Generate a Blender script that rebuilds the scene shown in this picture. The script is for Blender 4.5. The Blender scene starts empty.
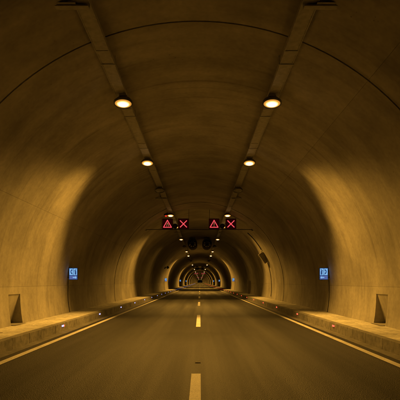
import bpy, bmesh, math, random
from mathutils import Vector, Matrix
random.seed(7)
S = bpy.context.scene
COL = S.collection
R_ = math.radians

# ------------------------------------------------------------------ camera, world, exposure
cam_d = bpy.data.cameras.new('camera')
cam = bpy.data.objects.new('camera', cam_d); COL.objects.link(cam)
cam.location = (0.06, 0.0, 1.5); cam.rotation_euler = (R_(90), 0, 0)
cam_d.sensor_width = 36; cam_d.lens = 40.5; cam_d.shift_y = 0.205
cam_d.clip_start = 0.05; cam_d.clip_end = 2000
S.camera = cam
W = bpy.data.worlds.new('World'); S.world = W; W.use_nodes = True
bg = W.node_tree.nodes['Background']
bg.inputs[0].default_value = (0.002, 0.002, 0.002, 1); bg.inputs[1].default_value = 0.2   # night outside the portals
S.view_settings.view_transform = 'Standard'; S.view_settings.look = 'None'
S.view_settings.exposure = 0.0; S.view_settings.gamma = 1.0
S.cycles.use_denoising = True
S.cycles.max_bounces = 4; S.cycles.diffuse_bounces = 3; S.cycles.glossy_bounces = 2
S.cycles.use_adaptive_sampling = True; S.cycles.adaptive_threshold = 0.03; S.cycles.adaptive_min_samples = 16
S.cycles.sample_clamp_indirect = 6.0
SODIUM = (1.0, 0.485, 0.066)
LOBE_W, PLAIN_W, DIM_W = 1720.0, 200.0, 230.0

# ------------------------------------------------------------------ tunnel dimensions (metres)
RAD, CZ = 5.40, 1.17              # arch radius and centre height
Y0, Y1 = -31.1, 1050.0
KERB_X, WALK_Z = 4.11, 0.25

# ------------------------------------------------------------------ helpers
def obj(name, me, mat=None, parent=None, loc=(0, 0, 0), rot=(0, 0, 0)):
    o = bpy.data.objects.new(name, me); COL.objects.link(o)
    o.location = loc; o.rotation_euler = rot
    if parent is not None: o.parent = parent
    if mat is not None and me is not None and not me.materials: me.materials.append(mat)
    return o
def empty(name, label, cat, loc=(0, 0, 0), rot=(0, 0, 0), group=None):
    o = bpy.data.objects.new(name, None); COL.objects.link(o)
    o.location = loc; o.rotation_euler = rot; o.empty_display_size = 0.1
    o['label'] = label; o['category'] = cat
    if group: o['group'] = group
    return o
def tag(o, label, cat, group=None):
    o['label'] = label; o['category'] = cat
    if group: o['group'] = group
    return o
class MB:
    def __init__(s): s.v = []; s.f = []; s.sm = []
    def quadgrid(s, rows, smooth=True, close=False):
        b = len(s.v); n = len(rows[0])
        for r in rows: s.v += [tuple(p) for p in r]
        for i in range(len(rows) - 1):
            for j in range(n if close else n - 1):
                k = (j + 1) % n
                s.f.append((b + i*n + j, b + i*n + k, b + (i+1)*n + k, b + (i+1)*n + j)); s.sm.append(smooth)
    def face(s, pts, smooth=False):
        b = len(s.v); s.v += [tuple(p) for p in pts]; s.f.append(tuple(range(b, b + len(pts)))); s.sm.append(smooth)
    def box(s, x0, x1, y0, y1, z0, z1, M=None):
        P = [Vector((x, y, z)) for z in (z0, z1) for y in (y0, y1) for x in (x0, x1)]
        if M is not None: P = [M @ p for p in P]
        b = len(s.v); s.v += [tuple(p) for p in P]
        for f in ((0, 2, 3, 1), (4, 5, 7, 6), (0, 1, 5, 4), (2, 6, 7, 3), (0, 4, 6, 2), (1, 3, 7, 5)):
            s.f.append(tuple(b + i for i in f)); s.sm.append(False)
    def frustum(s, x, y, z0, x2, y2, z1):
        b = len(s.v)
        s.v += [(-x, -y, z0), (x, -y, z0), (x, y, z0), (-x, y, z0), (-x2, -y2, z1), (x2, -y2, z1), (x2, y2, z1), (-x2, y2, z1)]
        for f in ((3, 2, 1, 0), (4, 5, 6, 7), (0, 1, 5, 4), (1, 2, 6, 5), (2, 3, 7, 6), (3, 0, 4, 7)):
            s.f.append(tuple(b + i for i in f)); s.sm.append(False)
    def tube(s, pts, r, n=8, caps=True):
        pts = [Vector(p) for p in pts]; rows = []
        for i, p in enumerate(pts):
            d = (pts[min(i + 1, len(pts) - 1)] - pts[max(i - 1, 0)]).normalized()
            up = Vector((0, 0, 1)) if abs(d.z) < 0.9 else Vector((0, 1, 0))
            a = d.cross(up).normalized(); c = a.cross(d)
            rr = r[i] if isinstance(r, (list, tuple)) else r
            rows.append([p + (a*math.cos(t) + c*math.sin(t))*rr for t in [2*math.pi*k/n for k in range(n)]])
        s.quadgrid(rows, True, True)
        if caps: s.face(rows[0][::-1]); s.face(rows[-1])
    def mesh(s, name, bevel=0.0, seg=1):
        me = bpy.data.meshes.new(name); me.from_pydata(s.v, [], s.f)
        me.polygons.foreach_set('use_smooth', s.sm)
        if bevel > 0:
            bm = bmesh.new(); bm.from_mesh(me)
            es = [e for e in bm.edges if len(e.link_faces) == 2 and e.calc_face_angle(0) > 0.5]
            bmesh.ops.bevel(bm, geom=es, offset=bevel, segments=seg, affect='EDGES', profile=0.7)
            bm.to_mesh(me); bm.free()
        me.update(); return me
def boxmesh(name, x0, x1, y0, y1, z0, z1, bevel=0.0, seg=1):
    m = MB(); m.box(x0, x1, y0, y1, z0, z1); return m.mesh(name, bevel, seg)

# ------------------------------------------------------------------ materials
def nodes(name):
    m = bpy.data.materials.new(name); m.use_nodes = True
    nt = m.node_tree; return m, nt, nt.nodes['Principled BSDF']
def N(nt, t, **kw):
    n = nt.nodes.new(t)
    for k, v in kw.items():
        if k.startswith('i_'): n.inputs[k[2:].replace('_', ' ')].default_value = v
        else: setattr(n, k, v)
    return n
def noise(nt, vec, scale, detail=4, rough=0.55, sc=(1, 1, 1), off=(0, 0, 0)):
    mp = N(nt, 'ShaderNodeMapping'); mp.inputs['Scale'].default_value = sc; mp.inputs['Location'].default_value = off
    nt.links.new(vec, mp.inputs['Vector'])
    n = N(nt, 'ShaderNodeTexNoise'); n.inputs['Scale'].default_value = scale
    n.inputs['Detail'].default_value = detail; n.inputs['Roughness'].default_value = rough
    nt.links.new(mp.outputs[0], n.inputs['Vector']); return n.outputs['Fac']
def rng(nt, val, a, b, c, d):
    n = N(nt, 'ShaderNodeMapRange'); nt.links.new(val, n.inputs['Value'])
    n.inputs['From Min'].default_value = a; n.inputs['From Max'].default_value = b
    n.inputs['To Min'].default_value = c; n.inputs['To Max'].default_value = d
    return n.outputs['Result']
def mul(nt, *vals):
    out = vals[0]
    for v in vals[1:]:
        n = N(nt, 'ShaderNodeMath', operation='MULTIPLY'); nt.links.new(out, n.inputs[0])
        if isinstance(v, float): n.inputs[1].default_value = v
        else: nt.links.new(v, n.inputs[1])
        out = n.outputs[0]
    return out
def tint(nt, col, fac):
    n = N(nt, 'ShaderNodeVectorMath', operation='SCALE'); n.inputs[0].default_value = col
    nt.links.new(fac, n.inputs['Scale']); return n.outputs[0]
def bump(nt, bs, h, strength, dist):
    b = N(nt, 'ShaderNodeBump'); b.inputs['Strength'].default_value = strength; b.inputs['Distance'].default_value = dist
    nt.links.new(h, b.inputs['Height']); nt.links.new(b.outputs[0], bs.inputs['Normal'])
def plain(name, col, rough=0.5, metal=0.0, var=0.25, scale=14, spec=0.4):
    m, nt, bs = nodes(name)
    tc = N(nt, 'ShaderNodeTexCoord').outputs['Object']
    f = rng(nt, noise(nt, tc, scale, 5), 0.3, 0.7, 1 - var, 1 + var)
    nt.links.new(tint(nt, col, f), bs.inputs['Base Color'])
    nt.links.new(rng(nt, noise(nt, tc, scale*2.3, 3), 0.3, 0.7, rough*0.8, min(1, rough*1.2)), bs.inputs['Roughness'])
    bs.inputs['Metallic'].default_value = metal; bs.inputs['Specular IOR Level'].default_value = spec
    return m
def emit(name, col, strength, base=(0.02, 0.02, 0.02)):
    m, nt, bs = nodes(name)
    bs.inputs['Base Color'].default_value = (*base, 1); bs.inputs['Roughness'].default_value = 0.4
    bs.inputs['Emission Color'].default_value = (*col, 1); bs.inputs['Emission Strength'].default_value = strength
    m.cycles.emission_sampling = 'NONE'      # found by bounced rays; keeps the render quick
    return m

def concrete(name, col, streak=0.13, rough=0.78, near=True):
    m, nt, bs = nodes(name)
    p = N(nt, 'ShaderNodeNewGeometry').outputs['Position']
    rnd = N(nt, 'ShaderNodeObjectInfo').outputs['Random']
    big = rng(nt, noise(nt, p, 0.7, 4, 0.6), 0.3, 0.7, 0.74, 1.22)
    fs = [big, rng(nt, rnd, 0, 1, 0.95, 1.05)]
    bs.inputs['Specular IOR Level'].default_value = 0.22; bs.inputs['Roughness'].default_value = rough
    if near:
        form_n = noise(nt, p, 1.0, 3, 0.55, sc=(0.22, 2.4, 0.22))                       # formwork and run-off streaks round the arch
        fine_n = noise(nt, p, 9, 5, 0.68, off=(3, 7, 1))
        fs.append(rng(nt, form_n, 0.3, 0.7, 1 - streak, 1 + streak*0.8))
        fs.append(rng(nt, fine_n, 0.28, 0.72, 0.86, 1.12))
        vo = N(nt, 'ShaderNodeTexVoronoi'); vo.inputs['Scale'].default_value = 5.5; nt.links.new(p, vo.inputs['Vector'])
        pore = rng(nt, vo.outputs['Distance'], 0.04, 0.10, 0.5, 1.0)
        mask = rng(nt, noise(nt, p, 0.8, 1, 0.5, off=(9, 2, 5)), 0.56, 0.64, 0.0, 1.0)     # pores come in patches
        px = N(nt, 'ShaderNodeMix'); nt.links.new(mask, px.inputs[0]); px.inputs[2].default_value = 1.0; nt.links.new(pore, px.inputs[3])
        fs.append(px.outputs[0])
        drip_n = noise(nt, p, 1.0, 3, 0.6, sc=(0.10, 5.0, 0.16), off=(0, 4, 0))
        dm = noise(nt, p, 0.45, 2, 0.5, off=(1, 8, 3))
        dd = N(nt, 'ShaderNodeMath', operation='MULTIPLY'); nt.links.new(rng(nt, drip_n, 0.54, 0.70, 0, 1), dd.inputs[0]); nt.links.new(rng(nt, dm, 0.42, 0.62, 0, 1), dd.inputs[1])
        fs.append(rng(nt, dd.outputs[0], 0, 1, 1.0, 0.70))                                   # seepage stains run down the arch in places
        a = N(nt, 'ShaderNodeMath', operation='MULTIPLY_ADD'); nt.links.new(form_n, a.inputs[0]); a.inputs[1].default_value = 2.0; nt.links.new(fine_n, a.inputs[2])
        bump(nt, bs, a.outputs[0], 0.22, 0.012)
    nt.links.new(tint(nt, col, mul(nt, *fs)), bs.inputs['Base Color'])
    return m

def paving(name, col):
    m, nt, bs = nodes(name)
    p = N(nt, 'ShaderNodeNewGeometry').outputs['Position']
    rnd = N(nt, 'ShaderNodeObjectInfo').outputs['Random']
    big = rng(nt, noise(nt, p, 1.1, 4, 0.6), 0.3, 0.7, 0.75, 1.2)
    blot = rng(nt, noise(nt, p, 7, 6, 0.7), 0.42, 0.68, 1.12, 0.62)
    fine = rng(nt, noise(nt, p, 60, 4, 0.7), 0.3, 0.7, 0.84, 1.14)
    f = mul(nt, big, blot, fine, rng(nt, rnd, 0, 1, 0.84, 1.14))
    nt.links.new(tint(nt, col, f), bs.inputs['Base Color']); bs.inputs['Roughness'].default_value = 0.85
    bs.inputs['Specular IOR Level'].default_value = 0.2
    bump(nt, bs, noise(nt, p, 45, 5, 0.7), 0.45, 0.006)
    return m

def asphalt():
    m, nt, bs = nodes('asphalt')
    p = N(nt, 'ShaderNodeNewGeometry').outputs['Position']
    big = rng(nt, noise(nt, p, 0.5, 4, 0.6, sc=(1, 0.35, 1)), 0.3, 0.7, 0.78, 1.22)
    lane = rng(nt, noise(nt, p, 1.0, 3, 0.5, sc=(1.7, 0.03, 1)), 0.32, 0.68, 0.68, 1.32)     # long wheel-track streaks
    grain = rng(nt, noise(nt, p, 42, 4, 0.85), 0.36, 0.66, 0.30, 2.0)
    vo = N(nt, 'ShaderNodeTexVoronoi'); vo.inputs['Scale'].default_value = 70; nt.links.new(p, vo.inputs['Vector'])
    st = rng(nt, vo.outputs['Distance'], 0.12, 0.3, 1.5, 0.95)
    sx = N(nt, 'ShaderNodeSeparateXYZ'); nt.links.new(p, sx.inputs[0])
    wob = N(nt, 'ShaderNodeMath', operation='MULTIPLY_ADD'); nt.links.new(noise(nt, p, 0.35, 2), wob.inputs[0]); wob.inputs[1].default_value = 0.5; nt.links.new(sx.outputs['X'], wob.inputs[2])
    wv = N(nt, 'ShaderNodeMath', operation='SINE'); nt.links.new(mul(nt, wob.outputs[0], 3.6), wv.inputs[0])
    track = rng(nt, wv.outputs[0], -1, 1, 0.70, 1.30)
    vc = N(nt, 'ShaderNodeTexVoronoi', feature='DISTANCE_TO_EDGE'); vc.inputs['Scale'].default_value = 0.28
    dist = N(nt, 'ShaderNodeVectorMath', operation='MULTIPLY_ADD'); nz = N(nt, 'ShaderNodeTexNoise'); nz.inputs['Scale'].default_value = 1.5; nz.inputs['Detail'].default_value = 4; nt.links.new(p, nz.inputs['Vector'])
    nt.links.new(nz.outputs['Color'], dist.inputs[0]); dist.inputs[1].default_value = (0.9, 0.9, 0); nt.links.new(p, dist.inputs[2]); nt.links.new(dist.outputs[0], vc.inputs['Vector'])
    crack = rng(nt, vc.outputs['Distance'], 0.0012, 0.003, 0.72, 1.0)
    f = mul(nt, big, lane, grain, st, track, crack)
    nt.links.new(tint(nt, (0.0265, 0.0255, 0.0245), f), bs.inputs['Base Color'])
    nt.links.new(rng(nt, noise(nt, p, 1.0, 4, 0.6, sc=(1.7, 0.05, 1), off=(4, 0, 0)), 0.3, 0.7, 0.58, 0.74), bs.inputs['Roughness'])
    bs.inputs['Specular IOR Level'].default_value = 0.27
    bump(nt, bs, vo.outputs['Distance'], 0.7, 0.010)
    return m

def paint():
    m, nt, bs = nodes('road_paint')
    p = N(nt, 'ShaderNodeNewGeometry').outputs['Position']
    f = mul(nt, rng(nt, noise(nt, p, 1.6, 4), 0.3, 0.7, 0.8, 1.08), rng(nt, noise(nt, p, 55, 4, 0.75), 0.3, 0.62, 0.45, 1.10))
    nt.links.new(tint(nt, (0.80, 0.77, 0.70), f), bs.inputs['Base Color']); bs.inputs['Roughness'].default_value = 0.6
    bump(nt, bs, noise(nt, p, 70, 3), 0.4, 0.004)
    return m

M_LIN = concrete('lining_concrete', (0.385, 0.363, 0.318))
M_FARLIN = concrete('far_lining_concrete', (0.385, 0.363, 0.318), near=False)
M_NICHE = concrete('niche_concrete', (0.36, 0.34, 0.30), 0.15)
M_PAVE = paving('paving_concrete', (0.63, 0.61, 0.55))
M_KERB = paving('kerb_concrete', (0.25, 0.238, 0.212))
M_GUT = paving('gutter_concrete', (0.17, 0.162, 0.148))
M_ROAD = asphalt()
M_PAINT = paint()
M_GALV = plain('galvanised_steel', (0.40, 0.39, 0.37), 0.6, 0.0, 0.2, 9)
M_STEEL = plain('grey_painted_steel', (0.20, 0.20, 0.20), 0.5, 0.2)
M_LAMP = plain('lamp_housing_paint', (0.16, 0.155, 0.145), 0.55, 0.0)
M_CAB = plain('grey_brown_cabinet_paint', (0.24, 0.22, 0.195), 0.6)
M_FAN = plain('dusty_fan_paint', (0.075, 0.07, 0.065), 0.7)
M_DARK = plain('dark_painted_metal', (0.035, 0.034, 0.033), 0.55, 0.0)
M_BLACK = plain('black_rubber', (0.012, 0.012, 0.012), 0.7)
M_BOX = plain('brown_grey_box_paint', (0.32, 0.29, 0.25), 0.65)
M_SOCK = plain('led_housing', (0.09, 0.09, 0.09), 0.5)
M_OFF = plain('unlit_lamp_glass', (0.30, 0.30, 0.29), 0.2, spec=0.6)
def lampglass(name, peak, edge):
    # glass over the burner: brightest in front of the arc tube, amber towards the reflector's edge
    m, nt, bs = nodes(name)
    tc = N(nt, 'ShaderNodeTexCoord').outputs['Object']; mp = N(nt, 'ShaderNodeMapping'); mp.inputs['Scale'].default_value = (1/0.203, 1/0.133, 0)
    nt.links.new(tc, mp.inputs['Vector']); ln = N(nt, 'ShaderNodeVectorMath', operation='LENGTH'); nt.links.new(mp.outputs[0], ln.inputs[0])
    cr = N(nt, 'ShaderNodeValToRGB'); nt.links.new(ln.outputs['Value'], cr.inputs[0])
    e = cr.color_ramp.elements; e[0].position = 0.25; e[0].color = (1.0, 0.74, 0.36, 1); e[1].position = 0.85; e[1].color = (1.0, 0.42, 0.06, 1)
    nt.links.new(cr.outputs[0], bs.inputs['Emission Color'])
    mr = N(nt, 'ShaderNodeMapRange'); mr.interpolation_type = 'SMOOTHSTEP'; nt.links.new(ln.outputs['Value'], mr.inputs['Value'])
    mr.inputs['From Min'].default_value = 0.15; mr.inputs['From Max'].default_value = 0.88; mr.inputs['To Min'].default_value = peak; mr.inputs['To Max'].default_value = edge
    nt.links.new(mr.outputs[0], bs.inputs['Emission Strength']); bs.inputs['Base Color'].default_value = (0.05, 0.05, 0.05, 1)
    m.cycles.emission_sampling = 'NONE'
    return m
M_LENS = lampglass('sodium_lamp_glass', 11.0, 0.7)
M_LENS_D = lampglass('sodium_lamp_glass_dim', 5.0, 0.5)
M_LENS_F = emit('sodium_lamp_glass_faint', (1.0, 0.6, 0.2), 1.5)
M_WLED = emit('blue_white_led', (0.40, 0.40, 1.0), 2.2)
M_RLED = emit('red_led', (1.0, 0.065, 0.035), 3.6)
M_FACE = emit('led_matrix_face', (0.35, 0.0, 0.012), 0.03, (0.015, 0.004, 0.004))
M_RED = emit('red_led_strokes', (1.0, 0.095, 0.12), 0.9)
M_AMB = emit('amber_led_strokes', (0.75, 0.24, 0.12), 0.6)
M_BEAC = emit('red_beacon', (1.0, 0.05, 0.02), 0.7)
M_BLUE = emit('sign_blue_panel', (0.02, 0.07, 0.22), 0.9)
M_WHITE = emit('sign_white_panel', (0.24, 0.52, 0.88), 0.95)
M_WHITE2 = emit('sign_lilac_panel', (0.10, 0.15, 0.42), 0.8)

# ------------------------------------------------------------------ the road
def strip(name, x0, x1, y0, y1, z, mat, parent=None, n=1):
    m = MB()
    for i in range(n):
        a, b = y0 + (y1 - y0)*i/n, y0 + (y1 - y0)*(i + 1)/n
        m.face([(x0, a, z), (x1, a, z), (x1, b, z), (x0, b, z)])
    return obj(name, m.mesh(name), mat, parent)
road = strip('road', -KERB_X - 0.1, KERB_X + 0.1, Y0, Y1 + 20, 0.0, M_ROAD, n=40); road['kind'] = 'structure'
for s in (-1, 1):
    a, b = sorted((s*3.545, s*3.695)); strip('edge_line', a, b, Y0, Y1, 0.008, M_PAINT, road, 40)
    a, b = sorted((s*3.86, s*(KERB_X - 0.002))); strip('gutter', a, b, Y0, Y1, 0.004, M_GUT, road, 40)
PER, DL = 13.1, 5.45                                   # dash period and length
dash_me = boxmesh('dash', -0.075, 0.075, 0, DL, 0.004, 0.008)
k = 0; y = 7.33 - DL - PER
while y < 330:
    obj('centre_dash', dash_me, M_PAINT, road, (random.uniform(-0.006, 0.006), y, 0)); y += PER
# far dashes past 330 m are below a pixel and are left to one strip of paint per dash
m = MB()
while y < Y1 - 10:
    m.box(-0.075, 0.075, y, y + DL, 0.004, 0.008); y += PER
o = obj('far_centre_dashes', m.mesh('far_centre_dashes'), M_PAINT, road); o['kind'] = 'stuff'
# low raised studs on the centre line
m = MB(); m.frustum(0.06, 0.05, 0.0, 0.042, 0.03, 0.018); stud_me = m.mesh('road_stud', 0.004)
tag(obj('road_stud', stud_me, M_KERB, None, (0.02, 8.35, 0.0)), 'low square road stud on the centre line just past the first dash', 'road stud')

# ------------------------------------------------------------------ footways with kerbs
NEAR0, NEAR1 = -3.0, 42.0
def slab_mesh(w, l, h, bev): return boxmesh('slab', -w/2, w/2, -l/2, l/2, 0, h, bev)
kerb_me = boxmesh('kerbstone', -0.09, 0.09, -0.4975, 0.4975, -0.12, WALK_Z + 0.004, 0.009, 2)
rowA = slab_mesh(0.508, 0.990, 0.05, 0.006); rowB = slab_mesh(0.500, 0.990, 0.05, 0.006)
for s, side in ((-1, 'left'), (1, 'right')):
    m = MB(); a, b = sorted((s*(KERB_X + 0.02), s*5.62)); m.box(a, b, Y0, Y1, -0.1, WALK_Z - 0.045)
    fw = obj('footway_' + side, m.mesh('footway'), M_GUT); fw['kind'] = 'structure'
    y = NEAR0
    while y < NEAR1:
        j = lambda q: random.uniform(-q, q)
        obj('kerbstone', kerb_me, M_KERB, fw, (s*(KERB_X + 0.09) + j(0.004), y + 0.5, j(0.003)), (0, j(0.006), j(0.004)))
        obj('slab', rowA, M_PAVE, fw, (s*(KERB_X + 0.18 + 0.264), y + 0.3 + j(0.003), WALK_Z - 0.05 + j(0.004)), (j(0.004), j(0.007), 0))
        obj('slab', rowB, M_PAVE, fw, (s*(KERB_X + 0.18 + 0.776), y + 0.62 + j(0.003), WALK_Z - 0.05 + j(0.004)), (j(0.004), j(0.007), 0))
        y += 1.0
    for nm, x0, x1, z0, z1, mt in (('far_kerbstones', KERB_X, KERB_X + 0.18, -0.12, WALK_Z + 0.004, M_KERB),
                                   ('far_slabs', KERB_X + 0.19, KERB_X + 1.20, WALK_Z - 0.05, WALK_Z, M_PAVE)):
        m = MB(); a, b = sorted((s*x0, s*x1)); L = 1.0
        y = NEAR1 + 0.2
        while y < Y1:
            m.box(a, b, y, y + L - 0.015, z0, z1); y += L
            if y > 150: L = 5.0
        y = Y0
        while y < NEAR0 - 2.2: m.box(a, b, y, y + 1.985, z0, z1); y += 2
        o = obj(nm, m.mesh(nm), mt, fw); o['kind'] = 'stuff'
    # narrow edging along the wall foot
    m = MB(); a, b = sorted((s*(KERB_X + 1.212), s*5.60)); m.box(a, b, Y0, Y1, WALK_Z - 0.06, WALK_Z + 0.006)
    obj('wall_edging', m.mesh('wall_edging'), M_PAVE, fw)

# ------------------------------------------------------------------ the arched lining, ring by ring
def ang(h, s): return s*math.acos(max(-1, min(1, (h - CZ)/RAD)))
def arc_panel(m, a0, a1, y0, y1, r, t=0.12, step=2.5):
    n = max(2, int(abs(math.degrees(a1 - a0))/step))
    ny = max(1, int((y1 - y0)/2.5))
    A = [a0 + (a1 - a0)*i/n for i in range(n + 1)]; Yv = [y0 + (y1 - y0)*i/ny for i in range(ny + 1)]
    P = lambda a, y, rr: (rr*math.sin(a), y, CZ + rr*math.cos(a))
    m.quadgrid([[P(a, y, r) for a in A] for y in Yv], True)
    m.quadgrid([[P(a, y0, rr) for a in A] for rr in (r + t, r)], False)
    m.quadgrid([[P(a, y1, rr) for a in A] for rr in (r, r + t)], False)
    m.quadgrid([[P(a0, y, rr) for y in Yv] for rr in (r, r + t)], False)
    m.quadgrid([[P(a1, y, rr) for y in Yv] for rr in (r + t, r)], False)
lining = empty('tunnel_lining', 'arched concrete tunnel lining of ring segments with dark joints round the road', 'tunnel')
RING, FIRST, GAP = 10.0, 8.75, 0.042
Hb, Hl, Hm, Hu = 0.20, 1.36, 3.72, 5.42
g = 0.0004                                              # longitudinal joint half width, radians
NICHE_Y0, NICHE_Y1, NICHE_H = 12.46, 13.30, 1.14
def ring(y0, y1, r, niche=False):
    L = [ang(Hb, -1), ang(Hl, -1), ang(Hm, -1), ang(Hu, 1), ang(Hl, 1), ang(Hb, 1)]
    for i in range(5):
        a0, a1 = L[i] + g, L[i + 1] - g
        if niche and i in (0, 4):
            s = -1 if i == 0 else 1
            dy = 0.36 if s < 0 else 0.33
            n0, n1 = NICHE_Y0 + dy, NICHE_Y1 + dy
            an = ang(NICHE_H, s); lo, hi = (an, a1) if s < 0 else (a0, an)
            for (p, q, u, v) in ((y0, n0, a0, a1), (n1, y1, a0, a1), (n0, n1, lo, hi)):
                m = MB(); arc_panel(m, u, v, p, q, r); obj('lining_panel', m.mesh('lining_panel'), M_LIN, lining)
            # the niche itself: its back slopes from the wall face at the head to full depth at the footway
            m = MB(); x1 = r + 0.27; z0, z1 = WALK_Z - 0.02, NICHE_H - 0.002; n0 += 0.002; n1 -= 0.002
            xi = lambda z: r*math.sin(math.acos(max(-1, min(1, (z - CZ)/r)))) + 0.004
            zs = [z0 + (z1 - z0)*q/5 for q in range(6)]
            xb = lambda z: x1 + (xi(z1) + 0.02 - x1)*(z - z0)/(z1 - z0)
            m.face([(s*xb(z0), n0, z0), (s*xb(z0), n1, z0), (s*xb(z1), n1, z1), (s*xb(z1), n0, z1)])
            for yy in (n0, n1): m.face([(s*xb(z1), yy, z1), (s*xb(z0), yy, z0)] + [(s*xi(z), yy, z) for z in zs])
            m.face([(s*xi(z1), n0, z1), (s*xb(z1), n0, z1), (s*xb(z1), n1, z1), (s*xi(z1), n1, z1)])
            m.face([(s*5.2, n0, WALK_Z + 0.012), (s*x1, n0, WALK_Z + 0.012), (s*x1, n1, WALK_Z + 0.012), (s*5.2, n1, WALK_Z + 0.012)])
            obj('niche', m.mesh('niche'), M_NICHE, lining)
        else:
            m = MB(); arc_panel(m, a0, a1, y0, y1, r); obj('lining_panel', m.mesh('lining_panel'), M_LIN, lining)
k = -4; far = MB()
offs = {0: 0.0, 1: 0.035, 2: 0.012, 3: 0.03}
while FIRST + k*RING < Y1:
    a = FIRST + k*RING + GAP/2; b = a + RING - GAP
    r = RAD + offs.get(k, random.uniform(0, 0.03))
    if -1 <= k <= 9: ring(a, b, r, k == 0)
    else:
        for s0, s1 in ((ang(Hb, -1), ang(Hl, -1)), (ang(Hl, -1), ang(Hu, -1)), (ang(Hu, -1), ang(Hu, 1)), (ang(Hu, 1), ang(Hl, 1)), (ang(Hl, 1), ang(Hb, 1))):
            arc_panel(far, s0 + g, s1 - g, a, b, r, 0.12, 4)
    k += 1
o = obj('far_lining', far.mesh('far_lining'), M_FARLIN, lining); o['kind'] = 'stuff'
m = MB(); A = [ang(1.5, -1) + (ang(1.5, 1) - ang(1.5, -1))*i/60 for i in range(61)]
m.quadgrid([[((RAD + 0.10)*math.sin(a), y, CZ + (RAD + 0.10)*math.cos(a)) for a in A] for y in (Y0, 0, 50, 100, 200, 400, Y1)], True)
obj('joint_backing', m.mesh('joint_backing'), M_BLACK, lining)

# ------------------------------------------------------------------ cable trays under the crown
TX, TZ = 1.88, 6.10
arm_ys = [7.45, 24.6, 41.5, 58.5, 75.5, 92.5]
def tray_mesh(l):
    m = MB(); w = 0.135
    m.box(-w, w, 0, l, 0, 0.004)
    m.box(-w - 0.002, -w + 0.002, 0, l, -0.001, 0.075); m.box(w - 0.002, w + 0.002, 0, l, -0.001, 0.075)
    m.box(-w - 0.003, -w + 0.014, 0, l, -0.010, -0.002); m.box(w - 0.014, w + 0.003, 0, l, -0.010, -0.002)
    return m.mesh('tray_section')
sec = tray_mesh(2.99)
m = MB(); m.box(-0.16, 0.16, -0.015, 0.015, -0.019, -0.0115); m.tube([(-0.15, 0, -0.012), (-0.15, 0, 0.21)], 0.005, 6); m.tube([(0.15, 0, -0.012), (0.15, 0, 0.20)], 0.005, 6)
hang_me = m.mesh('hanger')
splice_me = boxmesh('splice_plate', -0.139, 0.139, -0.05, 0.05, -0.006, -0.001)
for s, side in ((-1, 'left'), (1, 'right')):
    t = empty('cable_tray', 'long grey steel cable tray under the ceiling along the %s row of lamps' % side, 'cable tray', (s*TX, 0, TZ), group='cable trays under the ceiling')
    y = -12.0
    while y < 75:
        obj('tray_section', sec, M_GALV, t, (random.uniform(-.004, .004), y, random.uniform(-.003, .003)))
        obj('splice_plate', splice_me, M_GALV, t, (0, y - 0.005, -0.004)); y += 3.0
    m = MB()
    while y < 960: m.box(-0.135, 0.135, y, y + 11.98, 0, 0.07); y += 12
    o = obj('far_tray_sections', m.mesh('far_tray_sections'), M_GALV, t); o['kind'] = 'stuff'
    y = 0.5
    while y < 75: obj('hanger', hang_me, M_GALV, t, (0, y, 0)); y += 3.0
    for y in arm_ys:
        m = MB(); a, b = sorted((-s*0.10, s*0.47)); m.box(a, b, -0.05, 0.05, -0.06, -0.040); m.box(a, b, 0.046, 0.05, -0.04, 0.0)
        a, b = sorted((s*0.10, s*0.45)); m.box(a, b, -0.10, 0.10, -0.035, -0.028)
        obj('wall_arm', m.mesh('wall_arm'), M_GALV, t, (0, y, 0))
    m = MB()
    for i, dx in enumerate((-0.07, 0.0, 0.06)):
        m.tube([(dx + 0.01*math.sin(q*1.3 + i), -10 + q*4, 0.03 + 0.004*math.sin(q*2 + i)) for q in range(24)], 0.022 - 0.004*i, 6)
    obj('cables', m.mesh('cables'), M_BLACK, t)

# ------------------------------------------------------------------ tunnel lamps
EL = lambda fx, fy, z, n=28: [(fx*math.cos(2*math.pi*i/n), fy*math.sin(2*math.pi*i/n), z) for i in range(n)]
m = MB(); m.quadgrid([EL(*q) for q in ((0.232, 0.168, 0.0), (0.236, 0.172, 0.012), (0.225, 0.16, 0.05), (0.18, 0.12, 0.12), (0.12, 0.08, 0.15), (0.02, 0.02, 0.155))], True, True); house_me = m.mesh('housing')
m = MB(); m.quadgrid([EL(*q) for q in ((0.205, 0.140, 0.004), (0.205, 0.140, -0.022), (0.212, 0.147, -0.026), (0.232, 0.168, -0.022), (0.232, 0.168, -0.001))], True, True); rim_me = m.mesh('rim')
m = MB(); A_ = [math.pi*(1.12 + 0.76*i/12) for i in range(13)]
m.quadgrid([[(0.238*math.cos(t), 0.174*math.sin(t), z) for t in A_] for z in (0.02, -0.04)], True); m.quadgrid([[(0.243*math.cos(t), 0.179*math.sin(t), z) for t in A_] for z in (-0.04, 0.02)], True); m.quadgrid([[(0.238*math.cos(t), 0.174*math.sin(t), -0.04) for t in A_], [(0.243*math.cos(t), 0.179*math.sin(t), -0.04) for t in A_]], False)
added_hood_me = m.mesh('hood')  # front hood added to the lamps to keep their light off the tray
glass = {}
def glass_mesh(kind):
    if kind not in glass:
        gm = MB(); rows = []
        for q in range(6):
            f = 1 - q/5.0
            rows.append([(0.203*f*math.cos(2*math.pi*i/24)*1.0, 0.133*f*math.sin(2*math.pi*i/24), -0.012 - 0.050*(1 - f*f)) for i in range(24)])
        gm.quadgrid(rows, True, True)
        glass[kind] = gm.mesh('lamp_glass_' + kind)
    return glass[kind]
m = MB(); m.box(-0.10, -0.085, -0.03, 0.03, 0.05, 0.245); m.box(0.085, 0.10, -0.03, 0.03, 0.05, 0.245); m.box(-0.10, 0.10, -0.03, 0.03, 0.225, 0.24)
brk_me = m.mesh('mounting_bracket')
m = MB(); m.box(-0.09, 0.09, 0.0, 0.16, 0, 0.09); jb_me = m.mesh('junction_box', 0.008)
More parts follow.
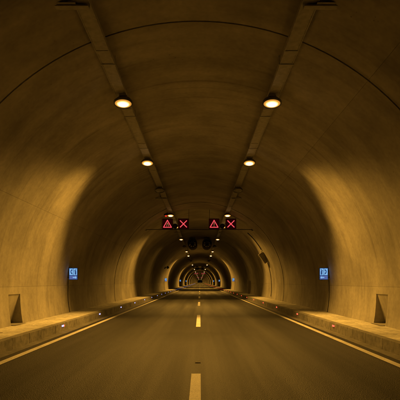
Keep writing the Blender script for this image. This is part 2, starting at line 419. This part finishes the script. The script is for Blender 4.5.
GM = {'lobe': M_LENS, 'plain': M_LENS, 'dim': M_LENS_D, 'soft': M_LENS, 'faint': M_LENS_F, 'off': M_OFF}
SPOT = {'lobe': (LOBE_W, 29.5, 128, 0.50), 'soft': (LOBE_W*0.85, 24.0, 122, 0.50), 'faint': (LOBE_W, 29.5, 128, 0.50), 'plain': (PLAIN_W, 4, 84, 1.0), 'dim': (DIM_W, 8, 150, 1.0)}
spots = {}; SGN = 1.0
def spot_data(kind):
    if kind not in spots:
        w, tilt, size, bl = SPOT[kind]
        d = bpy.data.lights.new('sodium_' + kind, 'SPOT'); d.energy = w; d.color = SODIUM
        d.spot_size = R_(size); d.spot_blend = bl; d.shadow_soft_size = 0.07
        if kind in ('lobe', 'soft', 'faint'):        # the flat glass cuts the beam off a little below the horizontal all round
            d.use_nodes = True; nt = d.node_tree; em = nt.nodes['Emission']
            tc = N(nt, 'ShaderNodeTexCoord'); dt = N(nt, 'ShaderNodeVectorMath', operation='DOT_PRODUCT')
            nt.links.new(tc.outputs['Normal'], dt.inputs[0]); dt.inputs[1].default_value = (0, math.sin(R_(tilt))*SGN, -math.cos(R_(tilt))*SGN)
            mr = N(nt, 'ShaderNodeMapRange'); mr.interpolation_type = 'SMOOTHSTEP'; nt.links.new(dt.outputs['Value'], mr.inputs['Value'])
            mr.inputs['From Min'].default_value = 0.13; mr.inputs['From Max'].default_value = 0.36
            nt.links.new(mr.outputs[0], em.inputs['Strength'])
        spots[kind] = d
    return spots[kind]
def tunnel_lamp(s, y, kind, label):
    tilt = {'lobe': 29.5, 'faint': 29.5, 'soft': 29.5, 'plain': 24.0, 'dim': 24.0, 'off': 29.5}[kind]
    t = empty('tunnel_lamp', label, 'tunnel lamp', (s*(TX - (0.055 if y < 12 else 0.0)), y, TZ - 0.21), group='sodium lamps under the cable trays')
    ro = (R_(-tilt), 0, 0)
    obj('housing', house_me, M_LAMP, t, rot=ro); obj('rim', rim_me, M_LAMP, t, rot=ro); obj('hood', added_hood_me, M_LAMP, t, rot=ro)
    obj('lamp_glass', glass_mesh(kind), GM[kind], t, rot=ro)
    obj('mounting_bracket', brk_me, M_GALV, t, (0, 0, -0.05))
    if y < 80: obj('junction_box', jb_me, M_BOX, t, (0, 0.42, 0.105))
    if kind != 'off':
        w, st, sz, bl = SPOT[kind]
        ax = Vector((0, -math.sin(R_(tilt)), -math.cos(R_(tilt))))
        obj('lamp_light', spot_data(kind), None, t, tuple(ax*0.16), (R_(-st), 0, 0))
LAMPS = [
    (11.05, 'plain', 'largest lit lamp of its row, nearest the camera'), (16.6, 'lobe', 'second lit lamp of its row'),
    (21.6, 'off', 'unlit lamp after the second lit one of its row'), (29.7, 'plain', 'lit lamp just above the first red lane signals'),
    (36.0, 'soft', 'lit lamp half hidden behind the first lane signals'), (46.4, 'dim', 'small lit lamp beside the jet fan'),
    (56.0, 'off', 'unlit lamp past the jet fan'), (65.0, 'dim', 'faint lit lamp below the jet fan'), (75.5, 'lobe', 'bright lit lamp over the second bright ring')]
# helpers such as obj() accept light data because it is an ID like a mesh
_mesh_obj = obj
def obj(name, me, mat=None, parent=None, loc=(0, 0, 0), rot=(0, 0, 0)):
    if isinstance(me, bpy.types.Light):
        o = bpy.data.objects.new(name, me); COL.objects.link(o); o.location = loc; o.rotation_euler = rot; o.parent = parent; return o
    return _mesh_obj(name, me, mat, parent, loc, rot)
for s, side in ((-1, 'left'), (1, 'right')):
    for y, kind, txt in LAMPS:
        tunnel_lamp(s, y, kind, 'sodium lamp on the %s tray, %s' % (side, txt))
    for y, kind, txt in (((95.0, 'off', 'unlit, past the second bright ring'), (115.5, 'lobe', 'tiny, over the third bright ring'), (136.0, 'off', 'tiny and unlit, past the third bright ring'),
                         (156.0, 'lobe', 'tiny, over the fourth bright ring'), (197.0, 'lobe', 'tiny, over the fifth bright ring'), (237.0, 'faint', 'tiny, over the sixth bright ring'), (278.0, 'faint', 'tiny, over the seventh bright ring'))
            + tuple((320.0 + 48*i, 'faint', 'one of the faint specks near the vanishing point') for i in range(14))):
        tunnel_lamp(s, y, kind, 'sodium lamp on the %s tray, %s' % (side, txt))

# ------------------------------------------------------------------ lane signal gantries
def bar(m, p, q, w, y0, y1):
    p, q = Vector((p[0], 0, p[1])), Vector((q[0], 0, q[1])); d = (q - p); L = d.length; d.normalize(); n = Vector((-d.z, 0, d.x))
    e = d*(w*0.35)
    P = [p - e - n*w/2, q + e - n*w/2, q + e + n*w/2, p - e + n*w/2]
    m.face([(v.x, y0, v.z) for v in P])
    for i in range(4):
        a, b = P[i], P[(i + 1) % 4]; m.face([(a.x, y0, a.z), (a.x, y1, a.z), (b.x, y1, b.z), (b.x, y0, b.z)])
sig_h = boxmesh('signal_housing', -0.36, 0.36, 0.0, 0.16, -0.36, 0.36, 0.015, 2)
sig_f = boxmesh('signal_face', -0.335, 0.335, -0.012, -0.001, -0.335, 0.335)
m = MB()
m.box(-0.36, 0.36, -0.09, -0.002, 0.345, 0.36); m.box(-0.36, -0.347, -0.06, -0.002, -0.33, 0.344); m.box(0.347, 0.36, -0.06, -0.002, -0.33, 0.344)
visor_me = m.mesh('visor')
m = MB(); bar(m, (-0.22, -0.22), (0.22, 0.22), 0.06, -0.026, -0.013); x1 = m.mesh('stroke')
m = MB(); bar(m, (-0.22, 0.22), (0.22, -0.22), 0.06, -0.030, -0.0132); x2 = m.mesh('stroke')
tri = []
for p, q, d in (((-0.27, -0.23), (0.27, -0.23), 0), ((0.27, -0.23), (0.0, 0.25), .003), ((0.0, 0.25), (-0.27, -0.23), .006)):
    m = MB(); bar(m, p, q, 0.055, -0.026 - d, -0.013 - d/10); tri.append(m.mesh('stroke'))
m = MB(); bar(m, (-0.05, -0.16), (-0.03, 0.02), 0.032, -0.022, -0.013); bar(m, (-0.03, 0.03), (0.06, 0.02), 0.03, -0.0235, -0.0132); bar(m, (0.05, 0.0), (0.09, -0.16), 0.032, -0.0225, -0.0134); bar(m, (0.005, 0.075), (0.015, 0.085), 0.04, -0.022, -0.0136)
worker_me = m.mesh('worker_symbol')
m = MB(); bar(m, (0, -0.05), (0, 0.10), 0.045, -0.022, -0.013); bar(m, (0, -0.15), (0, -0.13), 0.045, -0.022, -0.013)
excl_me = m.mesh('exclamation_symbol')
def signal(x, y, z, kind, label):
    t = empty('lane_signal', label, 'lane signal', (x, y, z), group='red lane signals on the gantries')
    obj('housing', sig_h, M_BLACK, t); obj('display_face', sig_f, M_FACE, t); obj('visor', visor_me, M_BLACK, t)
    if kind == 'cross':
        obj('stroke', x1, M_RED, t); obj('stroke', x2, M_RED, t)
    else:
        for me in tri: obj('stroke', me, M_RED, t)
        obj('symbol', worker_me if kind == 'works' else excl_me, M_AMB, t)
beam = MB(); beam.tube([(-3.72, 0, 0), (3.72, 0, 0)], 0.024, 8); beam_me = beam.mesh('beam')
def tubes(name, segs, r, n=8):
    m = MB()
    for sgm in segs: m.tube(sgm, r, n)
    return m.mesh(name)
GY = 31.0
fl_h = MB(); fl_h.tube([(0, 0.0, 0), (0, 0.16, 0)], 0.17, 20); fl_h = fl_h.mesh('flasher_body')
fl_l = MB(); fl_l.tube([(0, -0.012, 0), (0, -0.002, 0)], 0.13, 20); fl_l = fl_l.mesh('flasher_glass')
fl_v = MB(); fl_v.quadgrid([[(0.155*math.cos(a), yy, 0.155*math.sin(a)) for a in [math.pi*i/14 for i in range(15)]] for yy in (0.0, -0.12)], True); fl_v = fl_v.mesh('flasher_hood')
for gi, gy in enumerate((GY, 212.0, 395.0)):
    where = ('across the tunnel ahead', 'far down the tunnel', 'farthest down the tunnel')[gi]
    ga = empty('signal_gantry', 'thin steel beam carrying red lane signals %s' % where, 'gantry', (0, gy + 0.20, 5.14), group='signal gantries')
    obj('beam', beam_me, M_DARK, ga)
    for x in (-2.62, -0.72, 0.72, 2.55):
        zt = CZ + math.sqrt(RAD**2 - x**2) - 5.14 + 0.02
        obj('hanger_rod', tubes('hanger_rod', [[(x, 0, -0.03), (x, 0, zt)]], 0.016, 6), M_STEEL, ga)
    for s in (-1, 1):
        m = MB(); m.box(s*3.70 - 0.06, s*3.70 + 0.06, -0.06, 0.06, -0.09, 0.09); obj('end_bracket', m.mesh('end_bracket', 0.01), M_STEEL, ga)
    adj = ('over the road ahead', 'tiny, far down the tunnel', 'tiny, farthest down the tunnel')[gi]
    for x, kind, txt in ((-2.18, 'works', 'red figure triangle, leftmost of the lane signals'), (-1.08, 'cross', 'red cross lane signal, left of the two crosses'),
                         (1.03, 'warn', 'red exclamation triangle, right of the two triangles'), (2.19, 'cross', 'red cross lane signal, rightmost of the signals')):
        signal(x, gy, 5.50, kind, txt + ' ' + adj)
    if gi == 0:
        for x, sd in ((-1.66, 'left'), (1.60, 'right')):
            t = empty('flasher_lamp', 'dark unlit round flasher between the %s triangle and cross signals' % sd, 'flasher', (x, gy + 0.02, 5.36), group='round flashers on the gantry')
            obj('body', fl_h, M_BLACK, t); obj('glass', fl_l, M_DARK, t); obj('hood', fl_v, M_BLACK, t)
            obj('stem', tubes('stem', [[(0, 0.15, -0.02), (0, 0.18, -0.20)]], 0.02, 6), M_BLACK, t)
# red beacon and cable box above the left signal
t = empty('red_beacon', 'small red beacon on the ceiling above the left warning triangle', 'beacon', (-2.22, 30.2, 6.02))
m = MB(); m.box(-0.14, 0.14, -0.09, 0.09, -0.05, 0.12); obj('base', m.mesh('base', 0.01), M_DARK, t)
m = MB(); m.tube([(0, 0, -0.051), (0, 0, -0.11), (0, 0, -0.14), (0, 0, -0.15)], [0.075, 0.075, 0.055, 0.02], 14); obj('dome', m.mesh('dome'), M_BEAC, t)

# ------------------------------------------------------------------ jet fans
def jet_fan(x, y, label):
    t = empty('jet_fan', label, 'jet fan', (x, y, 5.83), group='jet fans under the crown')
    L = 3.6; m = MB()
    n = 28; ringp = lambda r, yy: [(r*math.cos(2*math.pi*i/n), yy, r*math.sin(2*math.pi*i/n)) for i in range(n)]
    m.quadgrid([ringp(r, yy) for r, yy in ((0.44, 1.3), (0.44, 0.25), (0.47, 0.06), (0.53, 0.0), (0.545, 0.02), (0.545, L - 0.02), (0.53, L), (0.45, L - 0.1), (0.44, L - 1.0))], True, True)
    obj('casing', m.mesh('casing'), M_FAN, t)
    m = MB(); m.tube([(0, 0.75, 0), (0, 0.82, 0), (0, 1.0, 0), (0, 1.9, 0)], [0.03, 0.11, 0.16, 0.16], 16); obj('hub', m.mesh('hub'), M_FAN, t)
    bm_ = MB(); c = []
    for i in range(5):
        r = 0.15 + 0.285*i/4; tw = R_(58 - 7*i); w = 0.075
        c.append([Vector((r, 1.1 - w*math.cos(tw), -w*math.sin(tw))), Vector((r, 1.1 + w*math.cos(tw), w*math.sin(tw)))])
    bm_.quadgrid(c, True); bl = bm_.mesh('blade')
    for i in range(8): obj('blade', bl, M_FAN, t, rot=(0, 2*math.pi*i/8, 0))
    for r in (0.2, 0.36):
        m = MB(); n2 = 24
        pts = [(r*math.cos(2*math.pi*i/n2), 0.03, r*math.sin(2*math.pi*i/n2)) for i in range(n2 + 1)]; m.tube(pts, 0.007, 5, False); obj('grille_ring', m.mesh('grille_ring'), M_FAN, t)
    for i in range(4):
        a = math.pi*i/4 + 0.3; m = MB(); m.tube([(0.50*math.cos(a), 0.035, 0.50*math.sin(a)), (-0.50*math.cos(a), 0.035, -0.50*math.sin(a))], 0.007, 5); obj('grille_bar', m.mesh('grille_bar'), M_FAN, t)
    for yy in (0.7, L - 0.7):
        for dx in (-0.3, 0.3):
            zt = CZ + math.sqrt(RAD**2 - (x + dx)**2) - 5.83 + 0.02
            m = MB(); m.box(dx - 0.02, dx + 0.02, yy - 0.04, yy + 0.04, 0.44, zt); obj('suspension_bracket', m.mesh('suspension_bracket'), M_STEEL, t)
for x, sd in ((-0.80, 'left'), (0.86, 'right')):
    jet_fan(x, 50.0, 'round dark jet fan under the crown, %s of the near pair' % sd)
    jet_fan(x, 140.0, 'tiny dark jet fan under the crown, %s of the far pair' % sd)

# ------------------------------------------------------------------ kerb lights
soc = boxmesh('socket', -0.012, 0.02, -0.075, 0.075, -0.04, 0.04, 0.006)
led_w = MB(); led_w.box(-0.020, -0.0125, -0.060, 0.060, -0.026, 0.026); led_w.box(-0.020, 0.006, -0.0775, -0.0755, -0.026, 0.026)
led_w = led_w.mesh('lens_white')
led_r = MB(); led_r.box(-0.020, -0.0125, -0.060, 0.060, -0.026, 0.026); led_r.box(-0.020, 0.006, -0.0775, -0.0755, -0.026, 0.026)
led_r = led_r.mesh('lens_red')
led_h = MB(); led_h.box(-0.020, -0.0125, 0.020, 0.070, -0.022, 0.022); led_h = led_h.mesh('lens_half')
ORD = ['nearest the camera', 'second from the camera', 'third from the camera', 'fourth from the camera', 'fifth from the camera', 'sixth from the camera', 'seventh from the camera', 'eighth from the camera']
for s, side, cn, me, mt in ((-1, 'left', 'blue-white', led_w, M_WLED), (1, 'right', 'red', led_r, M_RLED)):
    for i in range(0, 76):
        y = 13.65 + i*5.04
        if i < 8: lab = 'small %s kerb light on the %s kerb, %s' % (cn, side, ORD[i])
        else: lab = 'tiny %s kerb light in the far row along the %s kerb' % (cn, side)
        t = empty('kerb_light', lab, 'kerb light', (s*(KERB_X - 0.004), y, 0.172), (0, 0, 0 if s > 0 else 0), group='%s kerb lights along the %s kerb' % (cn, side))
        ro = (0, 0, 0)
        sc = (1, 1, 1) if s > 0 else (-1, 1, 1)
        a = obj('socket', soc, M_SOCK, t); a.scale = sc
        b = obj('lens', me, mt, t); b.scale = sc
        if s < 0 and i == 0:
            c = obj('red_lens', led_h, M_RLED, t, (0, 0.075, -0.008)); c.scale = sc

# ------------------------------------------------------------------ lit blue signs on the walls
sw, sh = 0.36, 0.50
sg_box = boxmesh('sign_box', -sw/2, sw/2, 0, 0.10, -sh/2, sh/2, 0.012, 2)
sg_face = boxmesh('sign_face', -sw/2 + 0.014, sw/2 - 0.014, -0.006, -0.001, -sh/2 + 0.014, sh/2 - 0.014)
def poly(pts, y=-0.009, yb=-0.0065):
    m = MB(); P = [((a - .5)*sw, (b - .5)*sh) for a, b in pts]; n = len(P)
    m.face([(x, y, z) for x, z in P])
    for i in range(n):
        (a, b), (c, d) = P[i], P[(i + 1) % n]; m.face([(a, y, b), (a, yb, b), (c, yb, d), (c, y, d)])
    return m.mesh('pane')
def rr(x0, x1, z0, z1, c=0.025): return [(x0 + c, z0), (x1 - c, z0), (x1, z0 + c), (x1, z1 - c), (x1 - c, z1), (x0 + c, z1), (x0, z1 - c), (x0, z0 + c)]
F1 = (-0.0115, -0.0092)
PANES = {}
for s_ in (-1, 1):
    fx = (lambda p: p) if s_ < 0 else (lambda p: [(1 - a, b) for a, b in p][::-1])
    P = [('white_panel', poly(fx(rr(.08, .46, .40, .93))), 'w'), ('white_panel', poly(fx(rr(.52, .92, .40, .93))), 'w'), ('lower_panel', poly(fx(rr(.08, .92, .07, .34))), 'l'),
         ('handset_symbol', poly(fx([(.34, .46), (.40, .50), (.40, .57), (.34, .59), (.29, .65), (.29, .70), (.34, .75), (.40, .77), (.40, .84), (.34, .88), (.24, .82), (.19, .72), (.19, .62), (.24, .52)]), *F1), 'b'),
         ('extinguisher_symbol', poly(fx([(.66, .44), (.84, .44), (.84, .70), (.79, .76), (.79, .80), (.86, .84), (.84, .88), (.70, .84), (.60, .80), (.58, .68), (.61, .68), (.64, .77), (.71, .78), (.71, .76), (.66, .70)]), *F1), 'b'),
         ('arrow_symbol', poly(fx([(.90, .205), (.70, .31), (.70, .245), (.44, .245), (.44, .165), (.70, .165), (.70, .10)]), *F1), 'w')]
    PANES[s_] = P
def wall_sign(s, y, side, txt):
    lat = 5.36 - sw/2 - 0.045
    t = empty('wall_sign', 'small lit blue and white pictogram sign on the %s wall, %s' % (side, txt), 'sign', (s*lat, y, 1.835), (0, 0, -s*R_(6)), group='lit blue signs on the walls')
    obj('sign_box', sg_box, M_DARK, t); obj('sign_face', sg_face, M_BLUE, t)
    for nm, me, mk in PANES[s]: obj(nm, me, {'w': M_WHITE, 'l': M_WHITE2, 'b': M_BLUE}[mk], t)
    m = MB(); m.box(*sorted((s*sw/2, s*(sw/2 + 0.075))), 0.03, 0.07, -0.16, -0.13); m.box(*sorted((s*sw/2, s*(sw/2 + 0.075))), 0.03, 0.07, 0.13, 0.16)
    obj('bracket', m.mesh('bracket'), M_DARK, t)
    c = []
    for i in range(9):
        z = 1.59 - (1.59 - 0.26)*i/8; c.append((s*(math.sqrt(RAD**2 - (z - CZ)**2) - 0.016), y + 0.10 + 0.01*math.sin(i), z))
    ca = tag(obj('cable', tubes('cable', [c], 0.011, 6), M_BLACK), 'dark cable down the %s wall under the sign, %s' % (side, txt), 'cable', 'cables under the signs')
for s, side in ((-1, 'left'), (1, 'right')):
    for i, y in enumerate((18.45, 68.5, 118.5, 168.5)):
        wall_sign(s, y, side, ('nearest the camera', 'second from the camera', 'third from the camera', 'farthest from the camera')[i])

# ------------------------------------------------------------------ wall equipment
t = empty('equipment_box', 'dark tilted equipment box on the right wall past the lane signals', 'box', (4.80, 33.4, 3.30), (0, R_(-36), 0))
m = MB(); m.box(-0.18, 0.18, 0, 0.36, -0.42, 0.42); obj('body', m.mesh('body', 0.02, 2), M_BOX, t)
m = MB(); m.box(-0.155, 0.155, -0.02, -0.001, -0.385, 0.385); obj('door', m.mesh('door', 0.006), M_CAB, t)
m = MB(); m.box(0.181, 0.225, 0.04, 0.32, -0.37, 0.37); obj('side_cover', m.mesh('side_cover', 0.008), M_BOX, t)
m = MB(); m.tube([(0.1, 0.18, 0.42), (0.42, 0.20, 0.66)], 0.025, 6); m.tube([(0.2, 0.18, -0.3), (0.50, 0.2, -0.12)], 0.025, 6); obj('wall_bracket', m.mesh('wall_bracket'), M_STEEL, t)
pts = [((RAD - 0.03)*math.sin(a), 33.5, CZ + (RAD - 0.03)*math.cos(a)) for a in [R_(42 + i*2.2) for i in range(9)]]
tag(obj('cable', tubes('cable', [pts], 0.032, 6), M_BLACK), 'dark cable curving down the arch into the tilted equipment box', 'cable')
pts = [((RAD - 0.018)*math.sin(a), 33.5, CZ + (RAD - 0.018)*math.cos(a)) for a in [R_(71 + i*3.0) for i in range(10)]]
tag(obj('cable', tubes('cable', [pts], 0.02, 6), M_BLACK), 'thin dark cable from the tilted equipment box down to the footway', 'cable')
t = empty('wall_camera_pair', 'pair of small dark round devices high on the left wall far ahead', 'camera', (-4.75, 63.0, 3.52))
for dx, dz in ((-0.16, 0.0), (0.30, 0.02)):
    m = MB(); m.tube([(dx, -0.10, dz), (dx, 0.0, dz), (dx, 0.30, dz)], [0.19, 0.17, 0.12], 14); obj('camera_body', m.mesh('camera_body'), M_BLACK, t)
m = MB(); m.tube([(-0.45, 0.2, 0.10), (0.34, 0.2, 0.10)], 0.025, 6); obj('arm', m.mesh('arm'), M_DARK, t)
def cabinet(s, y, h, w, label):
    t = empty('emergency_cabinet', label, 'cabinet', (s*5.33, y, WALK_Z))
    m = MB(); a, b = sorted((s*-0.20, s*0.16)); m.box(a, b, 0, w, 0, h); obj('body', m.mesh('body', 0.015), M_CAB, t)
    for q in (0.04, w/2 + 0.01):
        m = MB(); a, b = sorted((s*-0.215, s*-0.2005)); m.box(a, b, q, q + w/2 - 0.05, 0.08, h - 0.06); d = obj('door', m.mesh('door', 0.004), M_CAB, t)
        m = MB(); a, b = sorted((s*-0.24, s*-0.2155)); m.box(a, b, q + 0.06, q + 0.09, h*0.45, h*0.55); obj('handle', m.mesh('handle'), M_STEEL, d)
cabinet(1, 47.6, 1.40, 0.7, 'tall dark cabinet against the right wall past the equipment box')
